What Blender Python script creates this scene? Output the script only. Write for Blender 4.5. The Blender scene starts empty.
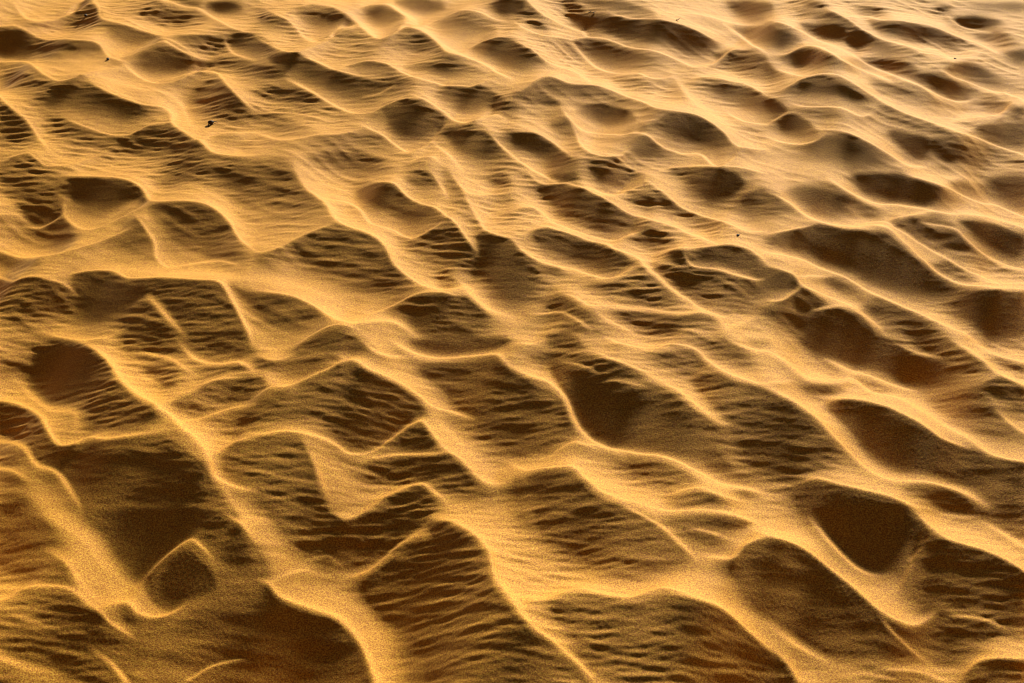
import bpy, bmesh, math, random
import numpy as np
from mathutils import Vector
OFFY=(0,171,342,512)
W,Hh=1024,683
M=256              # margin of the tone plan round the picture
def smooth(pts, closed, n=8):
    P=np.array(pts,float)
    k=len(P); out=[]
    rng=range(k) if closed else range(k-1)
    for i in rng:
        if closed: a,b,c,d=P[i-1],P[i],P[(i+1)%k],P[(i+2)%k]
        else: a,b,c,d=P[max(i-1,0)],P[i],P[i+1],P[min(i+2,k-1)]
        for t in np.linspace(0,1,n,endpoint=False):
            out.append(.5*((2*b)+(-a+c)*t+(2*a-5*b+4*c-d)*t*t+(-a+3*b-3*c+d)*t**3))
    if not closed: out.append(P[-1])
    return np.array(out)
def parse(txt):
    feats=[]; ox=oy=0
    for ln in txt.split('\n'):
        f=ln.split()
        if not f: continue
        if f[0]=='T': ox=256*int(f[1]); oy=OFFY[int(f[2])]; continue
        pts=[tuple(map(float,q.split(','))) for q in f[3:]]
        pts=[(ox+x/4,oy+y/4) for x,y in pts]
        feats.append((f[0],f[1],f[2],pts))
    return feats
def box1(a,r,ax):
    if r<1: return a
    n=2*r+1
    pw=[(0,0),(0,0)]; pw[ax]=(r+1,r)
    c=np.cumsum(np.pad(a,pw,mode='edge'),axis=ax)
    if ax==0: return (c[n:]-c[:-n])/n
    return (c[:,n:]-c[:,:-n])/n
def blur(a,s):
    r=max(1,int(round(s)))
    for _ in range(3):
        a=box1(box1(a,r,0),r,1)
    return a
def poly_mask(P,x0,y0,w,h):
    ys=np.arange(h)+y0+.5; xs=np.arange(w)+x0+.5
    m=np.zeros((h,w),bool)
    X0,Y0=P[:,0],P[:,1]; X1,Y1=np.roll(X0,-1),np.roll(Y0,-1)
    for a,b,c,d in zip(X0,Y0,X1,Y1):
        if b==d: continue
        r=(ys>min(b,d))&(ys<=max(b,d))
        if not r.any(): continue
        xi=a+(ys[r]-b)*(c-a)/(d-b)
        m[r]^=xs[None,:]<xi[:,None]
    return m
def line_dist(P,x0,y0,w,h):
    """distance to a crest line, and the same with a sign: positive on the side that faces the sun"""
    yy,xx=np.mgrid[0:h,0:w]; xx=xx+x0+.5; yy=yy+y0+.5
    D=np.full((h,w),1e9); S=np.zeros((h,w))
    for a,b in zip(P[:-1],P[1:]):
        d=b-a; L=d@d+1e-9
        t=np.clip(((xx-a[0])*d[0]+(yy-a[1])*d[1])/L,0,1)
        rx=xx-a[0]-t*d[0]; ry=yy-a[1]-t*d[1]
        q=np.hypot(rx,ry)
        n=np.array([d[1],-d[0]])/math.sqrt(L)
        n=n*np.sign(n[0]*.45-n[1]*.9+1e-9)
        k=q<D
        S=np.where(k,(rx*n[0]+ry*n[1])/(q+.5),S); D=np.minimum(D,q)
    return D,S
def ends(P,x0,y0,w,h,L):
    yy,xx=np.mgrid[0:h,0:w]; xx=xx+x0+.5; yy=yy+y0+.5
    f=1.0
    for i,j in ((0,1),(-1,-2)):
        p=P[i]; d=P[j]-p
        if not(2<p[0]<W-2 and 2<p[1]<Hh-2): continue
        r=np.hypot(xx-p[0],yy-p[1])
        f=f*np.clip(.25+.75*r/(L+2),0,1)
    return f
def tone_plan(feats):
    Wt,Ht=W+2*M,Hh+2*M
    tone=np.full((Ht,Wt),BASE); rip=np.full((Ht,Wt),1.15); dark=np.zeros((Ht,Wt))
    def window(P,pad):
        x0=int(max(P[:,0].min()-pad,-M)); x1=int(min(P[:,0].max()+pad,W+M))
        y0=int(max(P[:,1].min()-pad,-M)); y1=int(min(P[:,1].max()+pad,Hh+M))
        return x0,y0,x1-x0,y1-y0,(slice(y0+M,y1+M),slice(x0+M,x1+M))
    for k,a,b,pts in feats:                       # slopes that turn away from the sun
        if k!='D': continue
        P=smooth(pts,True,6); cy=P[:,1].mean(); sc=.55+.65*cy/Hh
        x0,y0,w,h,sl=window(P,40)
        pm=poly_mask(P,x0,y0,w,h).astype(float)
        pyc=(np.arange(h)+y0-P[:,1].min())/(np.ptp(P[:,1])+1)
        pxc=(np.arange(w)+x0-P[:,0].min())/(np.ptp(P[:,0])+1)
        g=np.clip(pyc[:,None]-.35*(pxc[None,:]-.5),0,1)
        sz=min(np.ptp(P[:,1]),60)
        ms=blur(pm,2.2*sc); ml=blur(pm,2.2*sc+.15*sz)
        m=ms+(np.minimum(ml*1.1,1)-ms)*np.clip((g-.1)/.5,0,1)
        lev=float(a); lev+=(LIFT if lev<.36 else -.03)*(1-cy/Hh)
        if b=='h': lev=lev-.05+.17*g**1.6
        else: lev=lev-.03+.09*g**1.5
        tone[sl]+=(lev-tone[sl])*m
        rip[sl]+=((1.0 if b=='r' else .12)-rip[sl])*m
        dark[sl]=np.maximum(dark[sl],m)
    wash=np.zeros((Ht,Wt)); lee=np.zeros((Ht,Wt)); core=[]
    for k,a,b,pts in feats:                       # crests: lit on the far side, turned away on the near side
        if k!='B': continue
        r=float(a)/4; v=float(b)
        P=smooth(pts,False,6); sc=.5+.7*P[:,1].mean()/Hh
        x0,y0,w,h,sl=window(P,70)
        Dd,S=line_dist(P,x0,y0,w,h); en=ends(P,x0,y0,w,h,5*r)
        up_=np.clip(.5+.9*S,0,1)
        wd=WASH*sc+.8*r
        wash[sl]=np.maximum(wash[sl],np.exp(-(Dd/wd)**1.3)*up_*en*(v-.6)/.33)
        lee[sl]=np.maximum(lee[sl],np.exp(-(Dd/(wd*.9))**1.5)*(1-up_)*en)
        core.append((sl,np.exp(-(Dd/(r*(.42+.4*P[:,1].mean()/Hh)+.35))**2)*en*.9*np.clip(.75+.5*S,.2,1),v))
        rip[sl]+=(.45-rip[sl])*np.exp(-(Dd/(r*1.4+.6))**2)
    wash=blur(wash,1.5); lee=blur(lee,1.5)
    tone+=(1-.9*dark)*(WASH_K*wash-LEE_K*lee*(1-wash))
    for sl,m,v in core:
        t=tone[sl]; t+=np.maximum(v-t,0)*m
    return tone,rip
BASE=.53; LIFT=.12; WASH=15.0; WASH_K=.27; LEE_K=.12; CORE=.55
DATA="""
T 0 0
D .25 h 0,140 80,135 140,160 165,200 130,245 40,250 0,248 -40,200
D .4 r 140,160 260,175 400,190 410,215 300,225 200,260 165,230
D .4 r 225,80 340,20 390,35 410,70 400,100 300,120 240,95
D .33 h 430,135 500,118 570,135 650,160 590,190 520,222 470,190
D .42 r 560,60 640,45 740,55 770,80 700,105 630,95
D .42 r 670,0 810,0 790,30 720,25
D .27 h 815,20 870,5 930,8 975,35 930,65 880,68 835,50
D .25 h 905,185 950,150 1023,160 1075,185 1100,210 1070,245 1020,262 960,240
D .48 r 690,165 800,150 900,165 900,235 800,235 720,200
D .38 h 515,285 570,240 650,215 740,235 790,280 750,320 660,345 590,335 545,310
D .45 r 780,260 900,250 1023,280 1023,330 930,310 820,300
D .28 h 170,385 250,365 340,350 420,375 560,430 670,480 690,500 600,510 530,528 450,520 330,495 260,470 180,470 130,430
D .4 r 750,420 830,345 900,360 960,410 1000,460 1023,480 1023,535 900,525 840,490 780,460
D .27 r 800,420 850,395 910,400 920,440 850,460
D .42 r 20,310 90,298 150,330 190,370 120,385 50,370 0,350
D .4 r 0,440 60,470 110,520 170,570 120,600 0,600
D .45 r 180,500 260,480 330,520 470,560 540,600 520,640 400,600 300,600 220,570
D .4 r 480,560 600,530 700,540 800,590 830,620 740,640 620,650 520,620
D .5 r 840,570 920,555 1000,580 1000,605 900,600
D .42 r 20,660 100,620 170,660 230,700 20,700
D .42 r 640,690 750,640 850,670 900,700
B 9 .85 60,20 110,80 210,80 330,15 390,25 410,80 500,105 640,150 760,155 900,150
B 8 .85 0,115 60,108 120,130 190,160 300,170 390,180 440,235 520,270
B 8 .85 440,240 520,235 600,200 650,180 700,205 780,245 870,255
B 9 .9 500,275 560,325 640,350 720,340 800,305 870,305 920,360 980,420 1023,450
B 9 .85 0,255 110,255 190,310 260,335 370,300 470,285
B 14 .95 370,345 450,390 560,430 680,455 700,510 800,570 870,620 1023,625
B 30 .74 400,330 560,370 700,410 760,510 800,560
B 10 .85 0,390 60,450 110,490 160,560 200,610
B 8 .85 260,480 330,510 430,545 520,545 600,510 690,500
B 8 .88 800,570 870,545 1023,540
B 10 .88 640,0 720,30 800,40 860,80 950,130 1023,150
B 9 .85 900,170 930,225 1023,260
B 8 .82 20,650 110,620 160,650 200,670 330,650 420,610
T 1 0
D .3 h 10,95 30,75 90,100 150,115 130,140 75,168 40,140
D .3 h 165,75 260,70 320,62 380,85 410,105 350,115 310,140 260,160 215,135 190,105
D .45 h 430,70 480,45 550,45 600,85 580,110 530,140 490,130 450,95
D .3 h 555,15 620,0 720,10 760,40 720,70 670,88 620,60
D .38 h 930,40 970,15 1060,10 1070,60 1010,92 960,75
D .35 h 715,135 780,75 850,80 960,125 940,160 860,180 820,208 760,175
D .5 r 190,215 330,140 420,150 470,195 540,215 600,245 480,235 340,265 240,240
D .42 r 550,205 640,155 700,175 760,220 640,215
D .26 h 860,220 930,172 1023,170 1084,210 1163,260 1133,285 1083,320 1023,315 960,280 910,262
D .25 h 55,245 170,230 250,265 340,295 420,320 500,330 580,330 640,345 610,385 560,390 500,420 440,445 380,440 300,400 240,370 160,340 125,295 60,265
D .32 h 350,275 440,250 530,265 570,295 480,308 410,292
D .33 h 590,275 680,262 800,272 890,300 925,325 860,355 760,340 690,305 630,295
D .28 h 720,400 780,355 900,365 960,390 1000,420 930,450 840,485 780,455 740,430
D .4 r 930,420 1000,420 1060,450 1023,490 960,470
D .17 h 505,480 540,425 600,412 690,445 755,485 720,545 640,592 580,575 530,540 510,515
D .35 h 435,485 480,465 520,465 520,515 475,520
D .25 h 740,545 820,530 930,550 980,600 960,650 880,682 820,650 780,590
D .42 r 0,285 120,290 130,310 60,330 0,325
D .42 r 0,375 120,360 250,400 220,440 100,420 20,400
D .35 r 0,470 90,470 180,500 260,540 120,555 0,535
D .35 r 320,570 430,545 520,570 530,595 400,605
D .42 r 200,640 330,610 480,630 560,683 380,700 260,670
D .35 r 0,650 90,645 150,683 0,690
B 8 .88 0,170 80,205 170,220 270,175 340,130 410,115
B 8 .85 40,40 150,120 200,170 270,180
B 12 .95 160,45 280,40 360,60 410,100 480,145 540,150 590,115 650,125 720,165 770,215 850,240 950,290 1023,330
B 8 .9 380,60 460,30 540,30 600,75 660,110 740,90 790,60
B 12 .92 540,30 620,90 700,150 800,210 870,250
B 8 .85 800,40 900,60 960,90 1023,100
B 7 .9 850,205 940,165 1010,165
B 8 .92 180,235 260,260 340,290 430,315
B 10 .92 340,270 430,248 520,260 580,290 700,335 780,350 870,355 930,330
B 9 .92 130,330 220,370 300,415 380,450 460,450 540,420 590,410
B 6 .7 430,392 500,380 560,350
B 14 .92 620,380 720,430 800,490 870,495 940,465 1000,490
B 9 .9 420,500 500,540 560,580 620,605 690,575 740,530 760,510
B 8 .85 620,650 690,625 740,660
B 14 .88 700,570 760,610 820,683
B 8 .82 0,540 120,560 250,540 350,540 420,520
B 10 .9 930,545 980,590 1060,640
T 2 0
D .45 r 0,60 80,50 130,70 60,85 0,85
D .42 r 50,105 110,90 160,130 100,135
D .38 r 215,0 260,10 300,55 330,100 260,110 220,70 205,30
D .32 h 275,0 390,0 480,12 580,40 530,70 450,55 370,45 310,25
D .25 h 230,80 330,60 450,70 560,75 650,90 740,120 820,160 830,190 790,230 740,250 680,225 620,190 540,190 450,170 400,140 310,135 250,110
D .29 h 240,175 330,170 430,195 530,225 610,270 620,295 570,312 490,290 400,292 340,280 290,235
D .26 h 860,0 1040,0 1023,50 960,78 910,55
D .32 h 865,100 930,92 1050,100 1060,190 1000,180 920,140
D .42 r 800,215 900,190 1000,220 1023,230 1023,320 950,310 880,260
D .3 h 760,350 850,340 930,350 1000,385 1040,410 1040,480 970,478 900,440 830,390
D .32 r 85,370 150,330 220,350 340,355 430,375 500,415 430,425 320,420 220,420 140,400
D .28 h 250,455 330,430 430,435 500,480 450,505 380,520 310,500 270,475
D .25 h 590,480 680,462 770,480 830,510 890,570 880,605 820,635 760,590 690,595 630,570 580,530
D .36 h 450,590 500,545 560,550 600,590 680,610 620,630 520,635 470,615
D .28 h -60,560 0,540 80,545 160,570 220,610 270,645 290,683 180,690 110,655 60,620 0,600
D .4 r 310,650 380,645 500,670 560,700 330,700
D .46 r 0,390 100,385 200,430 200,465 60,450 0,440
D .45 r 150,500 240,495 270,550 200,560
D .48 r 400,330 500,325 570,370 480,375
D .45 r 500,490 600,490 590,530 530,510
D .4 r 620,665 750,660 900,683 700,690
B 10 .88 0,90 90,140 220,160 350,150 470,185 580,205 670,245 740,270 810,250 880,195 960,190
B 9 .88 60,0 120,60 200,100 300,140 390,155
B 10 .9 390,50 480,70 560,70
B 40 .78 590,50 700,45 800,60 900,85 1000,90
B 7 .9 560,72 650,85 740,115 830,160
B 12 .92 850,90 920,140 1023,210
B 9 .88 0,175 80,210 150,265 250,300 330,350
B 8 .88 230,165 290,240 350,285 420,300 500,295 570,320 640,310
B 12 .92 60,370 140,320 240,350 350,355 470,390 560,420 660,445 760,470 850,520 900,570 1023,590
B 30 .78 640,300 700,380 760,430 850,480
B 9 .88 720,320 800,310 880,325 950,340 1023,390
B 9 .88 860,450 940,480 1023,495
B 9 .9 200,440 260,500 320,525 420,525 500,510 540,530 600,580 680,600 760,600 830,640 900,600
B 8 .9 0,540 90,540 180,575 250,620
B 12 .92 240,500 290,570 350,600 430,605 490,560
B 10 .92 0,625 60,655 120,683 200,720
B 8 .85 610,660 760,650 900,655 1023,680
T 3 0
D .33 h 110,30 190,30 280,45 350,75 300,88 220,75 150,55
D .4 h 140,0 230,0 240,18 180,20
D .36 h 0,105 50,120 110,140 140,160 90,200 50,222 10,200 0,190
D .26 h 130,85 220,85 290,95 320,125 300,155 230,155 170,130
D .15 h 315,150 350,118 400,125 425,150 400,180 360,192 330,180
D .34 h 400,185 440,160 500,185 550,225 490,238 420,220
D .29 h 410,80 500,80 600,95 690,115 770,155 740,175 690,188 620,160 530,150 460,125
D .36 h 745,50 830,45 920,65 950,90 880,108 800,95
D .38 h 675,0 735,0 725,22 690,18
D .35 h 810,0 1023,0 1040,40 980,55 900,40
D .45 r 340,15 430,5 500,40 420,40
D .36 h 940,205 1000,195 1040,195 1040,250 980,240
D .45 r 830,120 930,115 1000,160 1000,190 900,160
D .25 h 50,235 110,205 190,208 260,240 340,280 300,295 200,288 130,288 75,270
D .36 h -20,250 30,280 60,320 0,330
D .29 h 715,270 780,245 850,260 930,300 1023,340 1040,380 960,380 880,345 790,305
D .25 h 540,290 640,280 720,310 800,340 860,365 820,385 750,400 680,375 620,330
D .4 r 340,240 450,225 600,260 560,300 450,280
D .25 h 65,375 130,335 210,315 290,345 370,385 420,425 400,455 350,445 300,420 230,415 150,418 100,400
D .38 h 0,405 80,435 50,465 0,490
D .45 r 150,440 250,430 330,480 320,495 200,480
D .36 h 20,500 90,460 150,480 200,520 180,550 100,555 50,530
D .31 h 120,600 200,545 280,540 380,570 460,610 530,640 480,660 400,670 330,683 240,690 170,660
D .23 h 480,520 570,525 640,545 650,590 630,645 580,630 530,580
D .25 h 810,525 860,490 950,482 1040,490 1040,610 970,600 890,575 840,550
D .45 r 400,330 520,340 640,390 700,440 600,430 480,380
D .45 r 430,415 560,440 700,510 600,510 500,470
D .38 r 660,550 760,570 860,610 900,655 780,660 680,640
D .4 h 955,440 1023,420 1040,480 980,470
D .45 r 860,390 940,385 980,430 900,440
B 12 .88 0,60 120,110 200,160 290,200 380,250 500,300 620,340 700,385 800,410
B 10 .9 230,10 330,70 420,130 500,160 590,190 680,210 740,240 830,230
B 9 .88 690,270 760,310 860,350 960,385 1023,410
B 10 .88 300,50 480,60 640,80 740,120 830,160 920,210
B 8 .88 720,40 780,90 900,120
B 9 .9 20,215 80,215 150,185 230,205 310,255 390,290 500,330
B 10 .9 30,280 120,300 260,300 330,330 420,380 520,430 640,470 720,500 800,530 900,570 1023,620
B 7 .9 60,360 130,325 210,312
B 9 .88 90,410 200,425 290,425 370,460 420,450
B 9 .88 0,490 80,450
B 10 .88 0,540 90,560 180,560 220,540
B 10 .88 290,510 380,545 470,590 560,650 640,655
B 8 .88 740,470 860,465 930,450 980,400
B 9 .85 640,350 700,385 760,405 840,385
T 0 1
D .27 h 270,50 370,38 490,45 560,80 585,115 520,145 440,195 380,215 320,195 300,150 290,100
D .4 r 0,20 90,20 160,60 270,90 260,130 150,130 60,125 0,110
D .36 r 60,140 150,130 250,150 240,190 150,230 90,220 110,190
D .32 r 110,270 250,200 300,250 290,300 200,315 140,295
D .33 r 620,40 700,5 800,0 900,30 930,80 880,70 790,60 700,85 640,70
D .3 r 880,0 1023,0 1060,60 1023,150 980,165 930,110
D .34 r 210,350 400,310 540,195 590,250 620,330 600,370 500,375 400,375 300,380
D .32 r 600,150 740,135 830,145 930,215 960,260 900,300 800,330 720,360 660,330 640,260
D .42 r 800,310 920,300 1010,350 920,370 830,350
D .45 r 0,350 80,365 180,380 120,410 60,420 0,400
D .24 h 290,430 400,405 500,450 580,450 600,500 540,530 480,590 440,645 380,668 310,650 290,560
D .25 r 580,450 800,440 880,460 930,530 970,620 1000,710 760,740 690,600 620,510
D .29 r 480,610 580,540 640,600 700,683 680,740 480,690
D .36 r 0,455 80,440 160,435 240,470 290,560 280,620 200,610 100,640 0,650
B 14 .92 240,20 350,25 480,35 560,70 620,120 740,125 830,135 910,185 960,260 1023,310
B 12 .86 260,140 260,180 310,215 390,225 470,195 550,150 590,130
B 9 .82 540,170 580,230 620,290 630,350 680,385 760,370 880,350 960,370
B 8 .85 100,230 170,230 250,185
B 10 .86 0,325 80,350 160,350 230,330 340,310 430,285 520,240
B 14 .92 280,420 390,400 460,400 520,430 660,430 800,435 880,440 930,510 990,620 1010,683
B 26 .75 400,380 640,410 850,410 1000,430
B 9 .84 0,435 60,455 120,430 200,445 270,470 310,510
B 18 .82 590,510 640,560 700,620 740,660
B 12 .88 180,650 290,670 390,675 480,655
B 8 .8 0,140 60,140
B 8 .8 0,180 70,185 110,215
T 1 1
D .34 r 0,0 160,10 200,60 270,130 320,185 240,200 120,200 0,210
D .24 h 400,80 500,50 570,70 600,110 700,140 780,185 720,200 680,240 620,252 570,225 560,180 500,182 440,150
D .27 r 150,310 280,230 430,250 510,290 560,370 640,440 680,480 560,510 420,500 320,440 220,400 110,350
D .32 r 560,260 640,265 760,200 830,240 880,320 890,380 780,380 700,400 640,350 590,310
D .22 h 880,250 960,255 1023,280 1050,330 1110,390 1130,440 1120,520 1070,590 1010,590 950,530 900,430 840,390 900,350
D .42 r 590,40 680,0 720,60 740,120 640,90
D .42 r 740,20 780,10 830,90 880,180 930,240 870,240 800,150
D .42 r 920,30 1000,10 1023,60 970,70
D .42 r 950,90 1023,90 1023,120 970,115
D .27 r -110,440 0,480 130,490 220,530 290,590 240,625 150,660 60,670 20,600 -60,520
D .27 r 240,683 310,645 390,683 420,710 240,710
D .37 r 520,560 630,505 760,510 850,520 900,570 930,600 900,683 720,690 640,640 560,590
D .45 r 0,340 90,340 100,390 0,400
D .45 r 720,410 790,400 830,450 760,460
B 22 .93 160,0 200,60 280,120 340,195 450,240 520,290 560,370 640,430 740,475 830,465 860,500 930,570 1023,610
B 12 .92 460,25 560,60 620,110 720,145 800,200 850,270 885,320
B 10 .9 280,100 400,130 460,190 540,220 620,260 680,245 750,205
B 12 .9 780,10 850,80 910,90 1023,80
B 14 .92 830,80 880,160 930,230 1023,270
B 9 .85 0,310 80,310 180,260 300,210
B 20 .92 0,470 130,485 220,520 310,570 400,600 540,600 640,670
B 9 .84 400,560 520,535 630,495 720,490 830,510
B 9 .84 170,683 250,630 330,610 420,640
B 10 .84 790,410 840,450 870,490
B 8 .82 700,10 740,60 770,110
B 26 .7 0,430 180,450 300,500
T 2 1
D .36 h 130,0 280,0 240,30 190,36
D .3 h 330,0 470,0 440,45 390,65 350,45
D .22 h 100,60 180,45 270,55 340,90 420,130 490,175 510,205 470,240 400,268 330,245 270,200 200,160 140,110
D .26 h 690,30 760,0 880,0 930,40 890,90 850,140 810,160 750,120 700,80
D .29 h 900,150 950,80 1040,70 1080,100 1060,190 1000,212 930,200
D .36 r 460,90 530,65 580,115 540,145 490,120
D .42 r 590,110 680,115 760,160 880,210 780,215 680,180
D .25 h 80,260 140,235 220,262 320,300 420,330 490,370 480,400 430,425 370,437 300,410 240,380 180,370 120,320
D .38 r 480,240 540,220 600,240 660,280 600,310 520,280
D .26 h 690,330 780,310 870,300 940,320 990,360 1020,400 1000,435 920,425 840,395 760,380 710,355
D .38 r 620,340 680,320 700,370 640,370
D .28 r 560,380 680,390 780,390 860,410 940,445 1010,450 1040,490 960,540 930,580 850,575 780,545 700,500 620,450
D .32 r 300,450 420,490 500,470 600,500 690,555 620,570 520,550 430,530
D .34 r 380,590 480,580 600,600 800,590 830,630 700,640 650,665 580,680 500,650 430,620
D .42 r 100,410 190,400 200,440 120,440
D .36 r 110,590 180,525 240,545 300,595 360,640 430,683 330,683 250,630 170,600
D .33 r 140,683 200,665 250,683 230,710 150,710
B 10 .9 70,0 130,40 240,35 320,70 400,110 480,155 560,180 650,210 740,250 830,280
B 14 .92 540,10 620,70 680,120 760,155 860,190 950,225 1023,230
B 10 .86 290,30 380,75 450,60 520,30
B 12 .92 0,145 90,135 160,195 240,235 340,270 420,275 500,240 540,235
B 14 .9 10,280 60,340 130,385 220,410 310,440 390,450 460,415 490,390
B 14 .92 60,250 120,222 200,245 310,285 420,315 500,360 560,410 640,480 740,550 820,600 860,640
B 9 .88 590,330 680,300 780,300 880,285 960,310 1023,370
B 9 .9 690,330 730,380 820,390 900,420 980,440 1023,440
B 12 .88 200,510 260,540 320,575 420,565 520,570 640,580 780,580 860,600
B 9 .86 340,590 420,640 500,680
B 9 .82 80,600 180,590 240,610 320,660
B 12 .84 860,640 960,600
T 3 1
D .25 h 330,10 420,0 530,10 640,50 720,85 770,130 720,155 680,160 600,145 500,140 420,105 360,60
D .31 h 70,70 150,50 260,70 330,110 330,150 280,195 230,200 180,175 120,130
D .33 r -30,60 30,90 80,130 150,170 170,195 80,205 0,220 -60,200
D .45 r 350,140 420,140 470,190 390,180
D .29 h 860,50 910,10 1040,20 1040,185 960,160 900,110
D .42 r 720,50 790,30 850,100 780,90
D .37 r 480,205 600,195 720,205 790,260 840,320 880,380 760,350 650,310 560,250
D .25 h 760,200 860,195 950,215 1040,250 1040,380 950,360 880,310 830,260
D .25 h 0,260 100,235 200,225 290,245 370,265 460,270 530,310 600,360 680,410 760,455 800,480 760,510 660,525 560,545 480,515 410,475 320,430 230,395 160,350 70,310 0,300
D .42 r 650,380 760,370 850,430 740,430
D .42 r 210,440 300,440 360,480 380,530 300,510
D .23 h -60,400 0,390 60,400 115,430 130,470 70,505 0,510 -60,470
D .24 r -30,580 60,530 140,490 200,530 240,560 170,590 130,640 60,640 0,630
D .21 h 130,640 180,590 260,575 340,590 410,640 470,690 450,740 200,720
D .32 r 370,560 450,545 560,570 640,620 720,690 560,690 460,640
D .25 h 700,560 800,490 900,475 1040,485 1040,690 880,690 800,620 730,600
B 18 .93 250,20 320,70 400,115 480,140 600,155 700,185 850,185 950,210 1023,235
B 10 .9 550,0 680,45 770,90 850,125 920,140 1023,185
B 14 .92 0,75 80,110 150,170 230,215 340,245 470,245 530,300 620,370 700,430 790,465 900,465 1023,475
B 10 .88 0,240 100,230 190,220
B 9 .88 340,240 420,210 480,215 590,290 700,350 820,410 940,455
B 9 .84 600,210 740,230 800,280 860,330 940,370 1023,395
B 7 .86 480,200 600,185 760,190
B 16 .93 0,330 120,370 230,420 320,455 420,520 520,560 600,590 700,630 790,660 830,683
B 12 .88 0,385 100,415 140,470 220,520 320,560 400,610 470,670
B 9 .88 0,525 60,525 130,480
B 8 .82 170,580 280,565 370,600 440,660
B 8 .85 110,430 250,440
T 0 2
D .15 h 150,30 230,10 310,18 390,60 440,105 440,150 380,210 330,255 250,272 190,250 145,200 130,120
D .26 r 300,340 370,240 430,165 500,190 570,250 660,300 680,330 590,350 500,380 420,365 350,385 310,370
D .4 r 0,85 60,80 130,110 130,150 60,145 0,140
D .35 r 0,5 120,10 230,0 180,35 110,40
D .23 r 0,252 60,262 140,305 185,370 230,425 320,425 300,480 180,490 110,450 60,400 0,400
D .13 r 230,430 350,410 460,430 610,400 680,410 760,460 820,520 840,570 870,620 900,720 400,740 310,620 270,550 150,490 110,450
D .38 r 0,465 60,460 90,500 0,510
D .35 r 0,545 60,540 120,590 60,600 0,590
D .33 r 0,630 80,620 150,660 180,700 0,700
D .45 r 170,570 230,560 260,600 190,600
D .37 r 480,0 680,0 760,50 640,50 540,45
D .37 r 570,110 650,100 720,130 690,155 620,150
D .4 r 610,155 680,150 710,190 650,190
D .38 r 770,130 900,95 960,90 990,110 880,135 800,145
D .38 r 690,250 740,230 820,250 880,290 760,310 700,290
D .28 r 770,215 860,160 960,140 1060,150 1040,230 930,265 850,245
D .33 r 910,310 1000,290 1040,300 1040,370 960,345
D .45 r 860,355 960,350 1000,390 900,385
D .23 r 870,500 960,440 1050,415 1180,410 1240,460 1270,530 1240,590 1290,640 1310,683 1100,683 1010,640 960,590 900,560
D .38 r 750,0 980,0 1030,50 900,60 820,50
B 22 .93 310,0 390,40 450,100 490,160 550,220 620,265 690,320 720,360 800,420 840,490 870,560 940,600 1023,610
B 20 .88 0,240 80,255 160,300 200,370 240,420 300,420 360,400 430,410 520,400 620,380
B 34 .84 60,160 130,230 210,285 290,290 300,340
B 9 .8 450,160 560,150 640,170
B 10 .8 540,50 680,70 780,130
B 10 .84 620,260 700,240 780,195 880,150 980,140
B 14 .86 720,10 790,70 890,85 960,75 1023,120
B 12 .82 700,340 800,320 900,290 1023,255
B 12 .84 830,490 920,440 1023,400
B 26 .78 0,410 90,430 150,510 230,540 290,620 330,690
B 10 .76 0,520 60,530 120,570
B 24 .72 860,560 920,640 960,700
T 1 2
D .38 r 0,55 80,75 120,110 40,115 0,105
D .36 r 130,40 220,0 420,0 480,60 400,60 310,40 200,50
D .33 r 110,100 210,65 310,50 350,90 290,110 220,150 120,145
D .34 r 0,160 70,185 100,205 0,225
D .21 r 180,205 290,155 380,112 450,135 560,195 650,260 700,310 640,330 580,380 520,430 460,462 390,468 340,430 280,360 230,290 190,240
D .38 r 0,260 100,230 200,260 260,340 130,340 0,370
D .27 h 540,440 640,385 680,375 730,430 750,460 660,468 580,470
D .32 r 430,570 560,500 680,485 780,485 840,540 880,590 840,640 740,620 690,580 600,590 470,590
D .3 r 480,690 600,625 660,610 720,650 740,700
D .26 r 650,130 760,100 900,110 970,105 1040,150 1130,220 1230,330 1280,400 1200,450 1100,490 1020,480 920,430 870,340 780,300 760,220
D .36 h 620,0 1000,0 960,50 880,70 780,80 690,60
D .42 r 960,590 1023,580 1060,620 1000,640
D .32 r 60,620 200,590 250,620 290,683 60,690
D .45 r 550,30 600,50 600,80 560,60
B 12 .86 0,40 70,70 150,50
B 14 .92 0,230 60,195 130,205 220,165 310,125 390,100 470,140 560,180 650,240 710,290 780,310 870,330
B 16 .9 420,0 500,60 600,80
B 18 .93 540,0 640,70 740,90 850,90 960,90 1020,130
B 16 .9 470,470 560,410 660,350 720,410 770,470 830,510 890,570 940,600 1023,590
B 30 .74 680,290 760,380 850,470
B 16 .88 0,400 100,385 220,400 310,430 370,470 430,475 490,455
B 20 .8 200,430 240,510 270,590 300,660
B 12 .82 420,500 520,485 640,475 770,470
B 14 .85 460,683 560,630 660,595 720,630 760,660
B 50 .68 260,470 330,560 420,640
T 2 2
D .26 r 140,0 240,0 290,40 230,50 160,30
D .27 r 60,90 130,60 240,65 370,90 460,120 520,160 570,190 480,190 390,155 300,130 200,105 110,100
D .16 h 160,120 250,120 350,150 430,190 570,200 640,235 720,285 790,340 830,400 830,470 780,510 700,508 630,480 530,465 430,455 340,420 280,360 230,280 190,190
D .28 h 760,490 830,470 900,530 1023,560 1040,600 940,600 850,575 790,540
D .3 r 720,180 800,140 900,190 1000,210 1060,250 1200,420 1280,520 1200,560 1060,590 950,540 870,430 850,340 790,260
D .38 r 570,90 640,55 720,60 770,100 720,160 640,140
D .4 r 640,0 860,0 960,60 860,90 760,50
D .45 r 880,70 960,90 1000,160 920,140
D .42 r 930,0 1023,0 1023,40 970,30
D .36 r 400,500 480,490 620,530 700,550 760,590 700,615 580,610 520,570
D .32 r 620,660 700,625 800,630 870,683 640,690
D .38 r 880,625 950,620 1010,650 920,650
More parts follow.
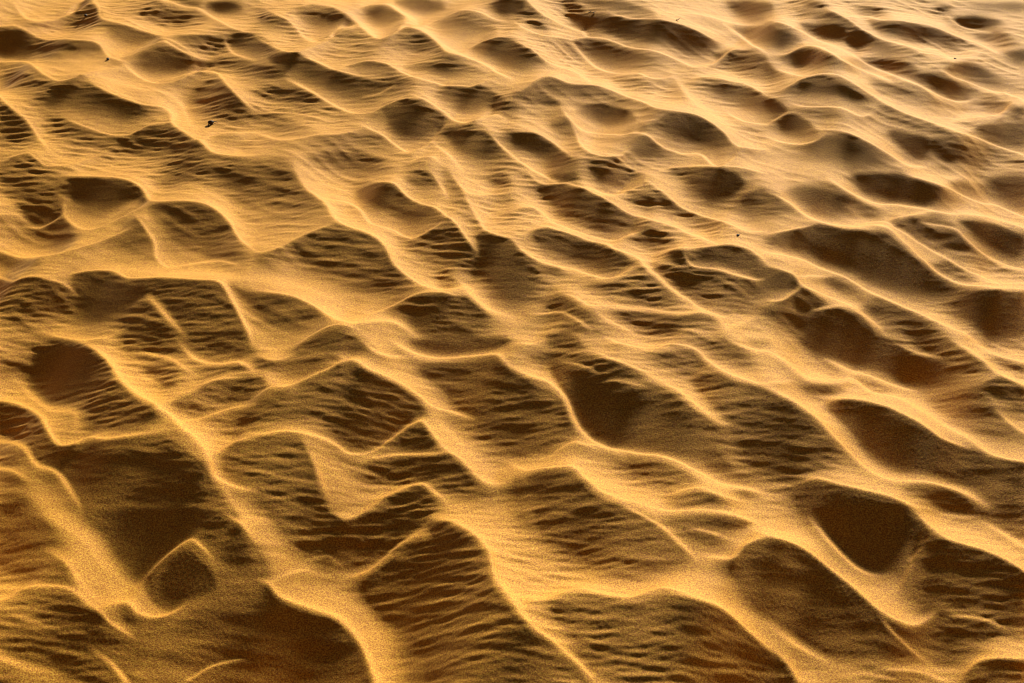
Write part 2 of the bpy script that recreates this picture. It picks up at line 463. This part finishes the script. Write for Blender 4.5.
D .28 r 50,590 160,550 240,555 310,610 380,650 450,690 150,690 100,640
D .38 r 0,580 50,600 60,683 0,683
D .5 r 250,460 360,460 480,510 350,510
B 18 .93 0,130 80,175 150,200 210,250 250,340 300,410 380,455 500,480 590,490 680,520 760,560 840,595 940,610 1023,640
B 10 .86 0,30 70,40 130,15
B 9 .78 190,100 270,115 350,145
B 9 .85 300,60 430,100 500,130 570,175
B 26 .93 560,170 660,230 740,290 840,350
B 12 .9 370,0 460,45 560,65 650,40 730,50 800,110 880,160 970,185 1023,190
B 12 .92 870,0 960,45 1023,55
B 10 .8 430,185 560,205
B 20 .93 0,520 60,555 150,550 240,545 290,580 350,630 430,665 540,683
B 12 .85 160,480 250,430 320,450 450,490
B 10 .84 620,640 750,610 850,640 950,670
T 3 2
D .23 h 130,0 480,0 600,60 700,80 760,120 800,160 740,190 660,205 580,195 480,155 380,125 300,100 230,70
D .34 r 340,150 420,165 510,205 440,215 370,195
D .34 r 130,210 200,190 300,205 280,235 190,245
D .45 r 220,95 290,100 310,160 250,140
D .38 r 560,0 740,0 820,50 900,120 860,150 760,140 700,80
D .36 r 890,55 960,60 1040,100 1040,140 960,110
D .3 r 860,170 920,150 1040,190 1040,330 960,280 900,220
D .42 r 640,240 780,200 860,200 920,270 1023,370 1040,450 920,440 820,390 720,310
D .19 h 230,285 300,265 400,275 500,300 590,340 660,390 740,410 770,450 740,540 680,560 560,545 480,525 410,490 360,430 310,370 260,320
D .27 r 700,430 830,450 910,480 1040,500 1040,700 900,690 860,630 790,590 680,560
D .27 r 0,265 80,285 160,360 230,420 290,490 240,520 190,560 110,590 0,560 -40,400
D .34 r 530,605 640,595 740,605 830,660 860,700 700,700 620,650
D .19 h 120,600 170,580 250,590 340,610 440,640 520,670 600,730 150,740
B 16 .93 0,55 70,100 150,165 230,185 340,175 420,225 530,245 620,290 720,350 800,385 880,440 960,465 1023,475
B 10 .9 230,85 320,130 420,160 520,190 600,210
B 10 .85 0,185 100,180
B 20 .92 0,210 100,260 200,330 270,400 340,470 410,530 500,565 620,570 720,590 800,620 870,660
B 12 .9 220,250 320,250 430,265 520,290 620,340 700,395 800,430
B 14 .9 740,0 860,70 930,130 1023,170
B 12 .9 820,0 900,45 1023,80
B 14 .88 130,590 200,560 290,580 420,610 520,640 600,683
B 9 .85 860,160 920,140
B 12 .8 920,280 980,330 1023,360
B 9 .75 500,10 600,50 700,70
T 0 3
D .19 h 360,0 900,0 960,70 1000,150 900,260 870,190 800,130 740,130 660,190 600,270 570,295 520,270 480,190 410,70
D .1 r 800,30 880,10 960,70 1000,150 1050,230 1080,280 980,300 890,250 860,170
D .0 h 600,320 680,220 750,165 800,190 850,240 880,320 800,370 720,400 660,430 620,390
D .27 r 0,20 90,20 170,35 230,80 290,140 240,150 140,140 50,120 0,110
D .22 r 0,130 120,150 210,180 280,230 310,280 220,300 130,280 40,250 0,240
D .3 r 60,380 140,355 300,355 320,385 180,392
D .27 r 120,430 220,405 320,400 380,430 330,460 200,450
D .21 r 0,420 80,450 150,500 240,480 330,520 380,590 450,640 480,690 330,690 240,620 120,590 0,590
D .16 r 330,420 420,440 500,500 570,510 620,440 700,440 760,390 900,350 1023,350 1080,420 1080,580 1100,640 1000,600 900,600 760,640 700,683 560,690 450,600 370,520
D .28 r 480,400 520,390 570,430 590,480 540,480
D .28 r 810,690 870,655 930,660 960,690
B 70 .74 160,0 240,60 340,130 410,230 500,300
B 22 .74 570,300 650,210 740,140 780,130 840,190 870,240
B 26 .8 200,170 280,230 330,310 400,380
B 14 .8 0,385 100,330 220,310 300,330 380,400 460,460 550,520
B 18 .88 400,400 510,385 560,420 640,440 690,420 750,385
B 34 .84 540,310 590,370 650,425
B 20 .9 880,0 960,60 1023,130
B 22 .82 370,560 440,610 500,683
B 14 .82 760,683 850,630 960,600 1023,610
B 40 .72 0,600 100,640 220,670
D .1 r 820,130 870,190 900,260 990,300 1060,280 1000,170 940,60 880,20
D .16 r 480,580 640,550 800,530 1000,500 1100,560 1000,640 700,690 520,690
T 1 3
D .26 r 60,0 290,0 350,50 430,30 560,0 690,0 700,40 620,110 560,160 480,220 420,245 350,240 250,200 180,150 110,100
D .22 r 440,290 560,190 640,140 760,135 810,190 860,240 930,300 990,370 1040,450 1130,540 1200,620 1260,690 650,690 640,520 620,470 540,460 480,420 440,370
D .22 r 690,60 760,75 850,110 920,170 940,220 860,210 760,150 700,110
D .2 r 0,290 70,340 130,380 220,410 310,440 380,490 430,570 440,620 340,645 240,610 130,560 60,600 0,600
D .3 r 40,650 130,570 230,620 340,660 470,690 60,690
D .42 r 590,570 680,560 710,640 620,650
B 16 .85 290,0 340,40 390,45 460,10
B 22 .92 0,280 60,310 110,360 220,400 320,430 390,490 440,570 480,683
B 12 .78 60,290 180,250 260,260
B 18 .84 350,280 460,250 550,180 620,135 690,110
B 26 .9 690,40 780,70 870,120 940,190 960,280 1010,360 1060,430 1120,500
B 12 .74 220,200 290,185 340,220
B 60 .68 120,300 260,340 420,420 480,520
T 2 3
D .28 r 100,20 250,0 470,10 560,50 620,110 720,210 660,250 550,290 440,290 340,260 240,200 140,140 100,70
D .34 r 590,50 720,40 860,50 960,70 900,95 800,100 860,150 880,180 780,180 690,150 630,100
D .26 r 150,410 250,375 350,380 460,400 540,375 620,355 700,375 800,410 880,450 950,520 1023,590 1080,690 350,690 250,580 230,490
D .24 r 0,420 60,480 130,540 200,600 270,683 0,690
D .42 r 0,30 60,30 110,80 40,70
B 12 .84 440,0 600,90 740,215
B 12 .88 520,0 620,30 760,20 900,35 1000,80
B 18 .92 0,360 120,390 270,355 380,375 480,385 600,345 720,365 830,400 900,450 980,520 1040,580
B 18 .92 0,390 80,480 180,560 260,630 310,683
B 14 .86 760,200 880,205 930,150 1023,110
B 50 .72 600,300 740,290 850,330
B 10 .78 700,90 800,110 870,130
B 24 .72 60,630 140,620
T 3 3
D .16 h 150,0 560,0 610,60 640,110 600,170 550,230 490,265 420,262 340,230 270,160 210,80
D .2 r -140,280 -110,190 -40,140 60,135 140,170 220,230 310,300 390,370 450,430 520,500 600,590 500,620 380,600 330,590 260,590 190,580 110,530 30,470 -60,400 -100,340
D .21 r 560,230 620,140 720,140 850,160 960,220 1040,260 1040,480 900,460 800,440 700,410 600,420 540,360 600,290
D .36 r 430,460 560,490 680,430 800,460 920,490 850,560 760,630 640,600 560,560
D .18 r 790,690 830,630 900,600 1040,605 1040,690
D .26 r 0,575 70,620 130,690 0,690
D .32 r 780,0 1040,0 1040,110 950,90 870,40
B 24 .93 -70,90 60,125 160,170 260,250 340,310 430,390 500,435 590,465 660,430
B 22 .86 160,40 240,130 330,220 410,265 490,270
B 26 .94 560,0 640,60 720,120 860,160 960,200 1023,240
B 16 .86 860,50 940,90 1023,140
B 24 .86 0,470 100,540 200,600 240,620
B 24 .88 0,550 80,620 120,683
B 16 .86 780,670 840,605 920,590 1023,590
B 10 .74 440,430 500,500 600,590 650,620
B 12 .8 440,640 600,650 700,683
B 16 .78 540,290 590,190 630,160
B 12 .76 700,430 850,440 960,480
"""
# ---------------------------------------------------------------- camera and sun
CAM_H=3.0; FOC=59.0; PITCH=math.radians(33.6)
SUN_EL=math.radians(19.5); SUN_AZ=math.radians(20)      # azimuth clockwise from +Y
def project(x,y,z):
    dz=z-CAM_H
    f=y*math.cos(PITCH)-dz*math.sin(PITCH)
    u=y*math.sin(PITCH)+dz*math.cos(PITCH)
    k=FOC/36*W
    return W/2+x/f*k, Hh/2-u/f*k
def at(px,py,z=0.0):
    k=FOC/36*W
    a=(px-W/2)/k; b=(Hh/2-py)/k
    dy=math.cos(PITCH)+b*math.sin(PITCH); dz=-math.sin(PITCH)+b*math.cos(PITCH)
    t=(CAM_H-z)/-dz
    return a*t,dy*t
# ---------------------------------------------------------------- relief
GX0,GX1,GY0,GY1,GS=-3.24,3.24,2.2,8.95,.003
def sample(a,fx,fy):
    h,w=a.shape
    fx=np.clip(fx,0,w-1.001); fy=np.clip(fy,0,h-1.001)
    i=fx.astype(np.int32); j=fy.astype(np.int32); u=fx-i; v=fy-j
    return (a[j,i]*(1-u)+a[j,i+1]*u)*(1-v)+(a[j+1,i]*(1-u)+a[j+1,i+1]*u)*v
def band_noise(KX,KY,shape,rs,k0,bw,ang,spread):
    n=np.fft.fft2(rs.standard_normal(shape))
    k=np.hypot(KX,KY)+1e-9; th=np.arctan2(KY,KX)
    d=np.angle(np.exp(2j*(th-ang)))/2
    f=np.exp(-((np.log(k/k0))/bw)**2)*np.exp(-(d/spread)**2)
    r=np.fft.ifft2(n*f).real
    return r/r.std()
def low_noise(KX,KY,shape,rs,k0):
    r=np.fft.ifft2(np.fft.fft2(rs.standard_normal(shape))*np.exp(-(KX**2+KY**2)/k0**2)).real
    return r/r.std()
def up(a,xs0,ys0,g0,X,Y):
    return sample(a,(X-xs0)/g0,(Y-ys0)/g0)
def cast(H,g,s,tane,soft):
    """how much of the sun each point of the relief sees: march towards the sun and compare heights"""
    h,w=H.shape
    jj,ii=np.mgrid[0:h,0:w].astype(np.float32)
    occ=np.full(H.shape,-1.0)
    d=g
    while d<.9:
        v=(sample(H,ii+s[0]*d/g,jj+s[1]*d/g)-H)/d
        occ=np.maximum(occ,v); d*=1.22
    return np.clip((tane+soft-occ)/(2*soft),0,1)
def relief():
    rs=np.random.RandomState(7)
    tone,rip=tone_plan(parse(DATA))
    s=(math.sin(SUN_AZ),math.cos(SUN_AZ)); se,ce=math.sin(SUN_EL),math.cos(SUN_EL)
    # --- the big forms: slopes that make the traced light and shade under this sun
    G=GS
    xs=np.arange(GX0,GX1,G); ys=np.arange(GY0,GY1,G)
    X,Y=np.meshgrid(xs,ys); shape=X.shape
    KX,KY=np.meshgrid(2*np.pi*np.fft.fftfreq(shape[1],G),2*np.pi*np.fft.fftfreq(shape[0],G))
    ks=KX*s[0]+KY*s[1]; kp=-KX*s[1]+KY*s[0]
    inv=-1j*ks/(ks**2+ALPHA*kp**2+MU)
    wild=low_noise(KX,KY,shape,rs,16.0)            # trodden sand beyond the traced part
    ex=np.minimum(np.minimum(X-GX0,GX1-X),np.minimum(Y-GY0,GY1-Y))
    edge=np.clip(ex/.15,0,1); edge=edge*edge*(3-2*edge)
    H=np.zeros(shape); q=None
    for it in range(ITERS):
        px,py=project(X,Y,H)
        T=sample(tone,px+M,py+M)
        out=np.maximum(np.maximum(-px,px-W),np.maximum(-py,py-Hh))
        o=np.clip((out-10)/60,0,1)
        T=T*(1-o)+(.5+.22*wild)*o
        R=np.clip(sample(rip,px+M,py+M),0,1)
        q=np.interp(T,TONE_X,TONE_I)
        q=(se-q)/ce
        q=np.clip(q,-BRIGHT*CAM_H/np.maximum(Y,2.5),math.tan(SUN_EL)*(CAP_H-(CAP_H-CAP_R)*R+.3*np.clip((.23-T)/.1,0,2)))
        if DEBUG: print(it,'mean q',q[o<.01].mean(),'q pct',np.percentile(q[o<.01],[5,25,50,75,95]).round(2),'H',H.std(),H.min(),H.max())
        if it:
            hy,hx=np.gradient(H,GS)
            acc=np.clip(acc+ACC*blur((q-hx*s[0]-hy*s[1])*(q>.2),12)*edge,0,.13)
        else: acc=0.0
        qq=(q+acc)*edge
        H=np.fft.ifft2(np.fft.fft2(qq-qq.mean())*inv).real
    # --- finer grid, wind ripples on top
    g0,Hc,sh0=G,H,(xs[0],ys[0])
    xs=np.arange(GX0,GX1,GS); ys=np.arange(GY0,GY1,GS)
    X,Y=np.meshgrid(xs,ys); shape=X.shape
    H=up(Hc,sh0[0],sh0[1],g0,X,Y); edge=up(edge,sh0[0],sh0[1],g0,X,Y)
    px,py=project(X,Y,H); R=sample(rip,px+M,py+M)
    KX,KY=np.meshgrid(2*np.pi*np.fft.fftfreq(shape[1],GS),2*np.pi*np.fft.fftfreq(shape[0],GS))
    H=np.fft.ifft2(np.fft.fft2(H)*np.exp(-(KX**2+KY**2)*(.002**2)/2)).real
    r1=band_noise(KX,KY,shape,rs,2*np.pi/.050,.32,math.radians(97),.34)
    r2=band_noise(KX,KY,shape,rs,2*np.pi/.050,.32,math.radians(80),.34)
    r3=band_noise(KX,KY,shape,rs,2*np.pi/.030,.35,math.radians(90),.45)
    r0=band_noise(KX,KY,shape,rs,2*np.pi/.12,.5,math.radians(85),.5)
    r4=band_noise(KX,KY,shape,rs,2*np.pi/.075,.4,math.radians(52),.22)
    mix=1/(1+np.exp(-3*low_noise(KX,KY,shape,rs,9.0)))
    r=r1*mix+r2*(1-mix)
    r=r+.06*(r*r-1)
    # on the steep sides the ripples keep level along the slope instead of running straight through it
    wx=(X-GX0)/GS; wy=(Y+.5*H*Y/CAM_H-GY0)/GS
    r=sample(r,wx,wy); r3=sample(r3,wx,wy); r0=sample(r0,wx,wy)
    amp=np.clip(1+.5*low_noise(KX,KY,shape,rs,7.0),.25,2)
    H=H+edge*R*(amp*(RIP1*r+RIP2*r3)+RIP0*r0+RIP4*np.clip((Y-3.6)/1.5,.15,1)*(r4+.3*(r4*r4-1)))
    H=H+.00008*band_noise(KX,KY,shape,rs,2*np.pi/.016,.5,0,9.0)
    return xs,ys,H*edge
DEBUG=False; ITERS=5; CAP_H=1.0; CAP_R=.88; BRIGHT=.9
ACC=.45; ALPHA=.04; MU=.1; RIP1=.00042; RIP2=.00022; RIP0=.0004; RIP4=.0004
TONE_X=[.1,.15,.25,.35,.45,.58,.75,.95]; TONE_I=[-.12,-.11,-.09,-.01,.13,.34,.66,1.20]
def grow(start,step,f,stop):
    out=[]; v=start
    while abs(v)<stop: 
        v+=step; step*=f; out.append(v)
    return out
def build_sand(mat):
    xs,ys,H=relief()
    # rows: fine where the photograph looks, coarse towards the horizon
    rows=[2.35]
    while rows[-1]<8.9: rows.append(rows[-1]+.0024*(rows[-1]/3.0)**1.2)
    d=rows[-1]-rows[-2]
    rows=np.array(grow(2.35,-.004,1.03,60)[::-1]+rows+grow(rows[-1],d,1.022,400))
    du=.0024/3.0
    n=int(.43/du); uf=np.arange(-n,n+1)*du
    e=grow(uf[-1],du,1.03,40)
    us=np.array([-v for v in e[::-1]]+list(uf)+e)
    w=np.maximum(rows,2.2)
    VX=us[None,:]*w[:,None]; VY=np.repeat(rows[:,None],len(us),1)
    def fold(v,lo,hi):                             # the same trodden sand goes on past the traced part
        t=np.mod(v-lo,2*(hi-lo)); return lo+np.where(t>hi-lo,2*(hi-lo)-t,t)
    Z=sample(H,(fold(VX,GX0,GX1-GS)-GX0)/GS,(fold(VY,GY0,GY1-GS)-GY0)/GS)
    Z=Z*np.clip(1.3-np.hypot(VX,VY-5)/28,0,1)
    nr,nc=VX.shape; print('sand',nr,nc,'relief',H.min(),H.max(),H.std())
    me=bpy.data.meshes.new('sand')
    co=np.stack([VX,VY,Z],2).reshape(-1,3).astype(np.float32)
    idx=np.arange(nr*nc,dtype=np.int32).reshape(nr,nc)
    F=np.stack([idx[:-1,:-1],idx[:-1,1:],idx[1:,1:],idx[1:,:-1]],2).reshape(-1,4)
    me.vertices.add(len(co)); me.vertices.foreach_set('co',co.ravel())
    me.loops.add(F.size); me.loops.foreach_set('vertex_index',F.ravel())
    me.polygons.add(len(F)); me.polygons.foreach_set('loop_start',np.arange(0,F.size,4,dtype=np.int32))
    me.polygons.foreach_set('use_smooth',np.ones(len(F),bool))
    me.update(calc_edges=True); me.materials.append(mat)
    ob=bpy.data.objects.new('sand',me); bpy.context.scene.collection.objects.link(ob)
    ob['kind']='structure'; ob['label']='rippled trodden golden sand covering the whole ground'
    def height(x,y): return float(sample(H,np.array([(x-GX0)/GS]),np.array([(y-GY0)/GS]))[0])
    return ob,height
# ---------------------------------------------------------------- materials
def new_mat(name):
    m=bpy.data.materials.new(name); m.use_nodes=True
    nt=m.node_tree; return m,nt,nt.nodes['Principled BSDF']
def sand_material():
    m,nt,b=new_mat('sand'); N=nt.nodes.new; L=nt.links.new
    geo=N('ShaderNodeNewGeometry')
    def noise(scale,detail=2,rough=.5):
        n=N('ShaderNodeTexNoise'); n.inputs['Scale'].default_value=scale
        n.inputs['Detail'].default_value=detail; n.inputs['Roughness'].default_value=rough
        L(geo.outputs['Position'],n.inputs['Vector']); return n
    grain=noise(240,3,.8); patch=noise(5,4,.55)
    r=N('ShaderNodeValToRGB'); L(grain.outputs['Fac'],r.inputs['Fac'])
    e=r.color_ramp.elements
    e[0].position=.37; e[0].color=SAND_DARK
    e[1].position=.63; e[1].color=SAND_PALE
    k=e.new(.5); k.color=SAND_MID
    mx=N('ShaderNodeMix'); mx.data_type='RGBA'; mx.blend_type='MULTIPLY'; mx.inputs['Factor'].default_value=1
    r2=N('ShaderNodeValToRGB'); L(patch.outputs['Fac'],r2.inputs['Fac'])
    r2.color_ramp.elements[0].position=.3; r2.color_ramp.elements[0].color=(.9,.86,.8,1)
    r2.color_ramp.elements[1].position=.7; r2.color_ramp.elements[1].color=(1,1,1,1)
    L(r.outputs['Color'],mx.inputs['A']); L(r2.outputs['Color'],mx.inputs['B'])
    L(mx.outputs['Result'],b.inputs['Base Color'])
    b.inputs['Roughness'].default_value=.8
    b.inputs['Specular IOR Level'].default_value=.22
    b.inputs['Sheen Weight'].default_value=.04; b.inputs['Sheen Roughness'].default_value=.5; b.inputs['Sheen Tint'].default_value=(1,.86,.62,1)
    bump=N('ShaderNodeBump'); bump.inputs['Strength'].default_value=GRAIN_BUMP; bump.inputs['Distance'].default_value=.003
    g2=noise(230,3,.8); L(g2.outputs['Fac'],bump.inputs['Height']); L(bump.outputs['Normal'],b.inputs['Normal'])
    return m
SAND_DARK=(.31,.097,.004,1); SAND_MID=(.60,.248,.012,1); SAND_PALE=(.86,.49,.045,1)
GRAIN_BUMP=.3
SUN_SIZE=4.0; SUN_E=5.0; SKY=.05; EXPOSURE=.74
def main():
    sc=bpy.context.scene
    w=bpy.data.worlds.new('World'); sc.world=w; w.use_nodes=True
    nt=w.node_tree; sky=nt.nodes.new('ShaderNodeTexSky'); sky.sky_type='NISHITA'; sky.sun_disc=False
    sky.sun_elevation=SUN_EL; sky.sun_rotation=SUN_AZ; sky.dust_density=1.0; sky.ozone_density=0.3; sky.air_density=0.12
    nt.links.new(sky.outputs['Color'],nt.nodes['Background'].inputs['Color'])
    nt.nodes['Background'].inputs['Strength'].default_value=SKY
    l=bpy.data.lights.new('sun','SUN'); l.energy=SUN_E; l.angle=math.radians(SUN_SIZE); l.color=(1,.94,.74)
    lo=bpy.data.objects.new('sun',l); sc.collection.objects.link(lo)
    d=Vector((math.sin(SUN_AZ)*math.cos(SUN_EL),math.cos(SUN_AZ)*math.cos(SUN_EL),math.sin(SUN_EL)))
    lo.rotation_euler=d.to_track_quat('Z','Y').to_euler(); lo.location=d*20
    cam=bpy.data.cameras.new('camera'); co=bpy.data.objects.new('camera',cam); sc.collection.objects.link(co)
    cam.lens=FOC; cam.sensor_width=36; cam.clip_end=2000; cam.clip_start=.05
    co.location=(0,0,CAM_H); co.rotation_euler=(math.pi/2-PITCH,0,0); sc.camera=co
    ground,height=build_sand(sand_material())
    debris(height)
    sc.cycles.filter_width=1.1
    v=sc.view_settings; v.view_transform='Standard'; v.look='None'; v.exposure=EXPOSURE; v.gamma=1
    v.use_curve_mapping=False
def debris_material(name,dark,pale,scale):
    m,nt,b=new_mat(name); N=nt.nodes.new; L=nt.links.new
    tc=N('ShaderNodeTexCoord'); n=N('ShaderNodeTexNoise'); n.inputs['Scale'].default_value=scale; n.inputs['Detail'].default_value=4
    r=N('ShaderNodeValToRGB'); r.color_ramp.elements[0].color=dark; r.color_ramp.elements[1].color=pale
    L(tc.outputs['Object'],n.inputs['Vector']); L(n.outputs['Fac'],r.inputs['Fac']); L(r.outputs['Color'],b.inputs['Base Color'])
    b.inputs['Roughness'].default_value=.8
    return m
def link(name,bm,mat,parent=None):
    me=bpy.data.meshes.new(name); bm.to_mesh(me); bm.free(); me.materials.append(mat)
    for p in me.polygons: p.use_smooth=True
    o=bpy.data.objects.new(name,me); bpy.context.scene.collection.objects.link(o); o.parent=parent
    return o
def lump(sx,sy,sz,seed,z=0.0,rough=.22):
    rnd=random.Random(seed); bm=bmesh.new()
    bmesh.ops.create_icosphere(bm,subdivisions=3,radius=1)
    ph=[rnd.uniform(0,6.3) for _ in range(6)]
    for v in bm.verts:
        c=v.co
        d=1+rough*(math.sin(2.3*c.x+ph[0])*math.sin(2.9*c.y+ph[1])+.5*math.sin(5.1*c.z+ph[2])*math.sin(4.3*c.x+ph[3])+.3*math.sin(9*c.y+ph[4]))
        v.co=Vector((c.x*d*sx,c.y*d*sy,c.z*d*sz+z))
    return bm
def stem(paths,seed):
    """bent tapering sticks: each path is a list of (x,y,z,radius)"""
    bm=bmesh.new(); n=7
    for path in paths:
        rings=[]
        for i,(x,y,z,r) in enumerate(path):
            a=Vector(path[max(i-1,0)][:3]); b=Vector(path[min(i+1,len(path)-1)][:3])
            t=(b-a).normalized(); u=t.orthogonal().normalized(); w=t.cross(u)
            rings.append([bm.verts.new(Vector((x,y,z))+(u*math.cos(6.2832*k/n)+w*math.sin(6.2832*k/n))*r*(1+.15*math.sin(3*k+i+seed))) for k in range(n)])
        for p,q in zip(rings[:-1],rings[1:]):
            for k in range(n): bm.faces.new((p[k],p[(k+1)%n],q[(k+1)%n],q[k]))
        bm.faces.new(rings[0][::-1]); bm.faces.new(rings[-1])
    return bm
def debris(height):
    bark=debris_material('bark',(.012,.007,.004,1),(.06,.032,.016,1),160)
    stone=debris_material('stone',(.02,.014,.010,1),(.07,.05,.035,1),120)
    def place(px,py):
        z=0.0
        for _ in range(12):
            x,y=at(px,py,z); z=.5*z+.5*height(x,y)
        return Vector((x,y,height(x,y)))
    def tag(o,label,cat,group=None):
        o['label']=label; o['category']=cat
        if group: o['group']=group
        return o
    # seed husk with its stalk
    h=bpy.data.objects.new('seed_husk',None); bpy.context.scene.collection.objects.link(h)
    h.location=place(211,124); h.rotation_euler=(0,0,math.radians(15)); h.empty_display_size=.02
    tag(h,'black seed husk with a thin bent stalk on the rippled slope at left','husk')
    link('shell',lump(.0115,.009,.009,3,.008),bark,h)
    link('stalk',stem([[(-.008,-.004,.008,.002),(-.012,-.018,.007,.0016),(-.014,-.034,.003,.0011)],[(.006,.002,.010,.0016),(.018,.004,.008,.0012),(.027,.001,.004,.0008)]],1),bark,h)
    # pebbles
    peb=[(108,59.6,.009,.007,.005,'dark pebble on the smooth pale sand above the long dark slope, far left',5),
         (86,15.8,.0085,.007,.005,'small dark pebble on the mound at the far left edge of the view',8),
         (955,60,.007,.005,.0025,'dark pebble on a bright crest above an oval hollow, far right',11),
         (738,235.5,.006,.005,.003,'tiny brown pebble on the crest in the middle distance, nearest of the pebbles',17)]
    for px,py,sx,sy,sz,lab,seed in peb:
        o=link('pebble',lump(sx,sy,sz,seed),stone)
        p=place(px,py); o.location=p+Vector((0,0,sz*.55)); o.rotation_euler=(0,0,seed)
        tag(o,lab,'pebble','pebbles scattered on the sand')
    tw=[(592,13.5,'dark broken twig on the rim of the long trough near the top',[[(-.026,0,.003,.0022),(-.008,.006,.008,.003),(.010,.002,.007,.0026),(.024,.009,.012,.0015)],[(-.008,.006,.008,.002),(-.016,.012,.015,.0013)],[(.010,.002,.007,.002),(.012,-.014,.004,.0013)]]),
        (678,21,'tiny forked twig standing out on the pale sand behind the trough',[[(-.016,-.008,.002,.0022),(-.004,-.002,.006,.0024),(.012,.012,.012,.0016)],[(-.004,-.002,.006,.0018),(-.012,.006,.010,.0011)]])]
    for i,(px,py,lab,paths) in enumerate(tw):
        o=link('twig',stem([[tuple(.7*v for v in p) for p in path] for path in paths],i+2),bark); o.location=place(px,py); tag(o,lab,'twig','twigs on the sand')
main()
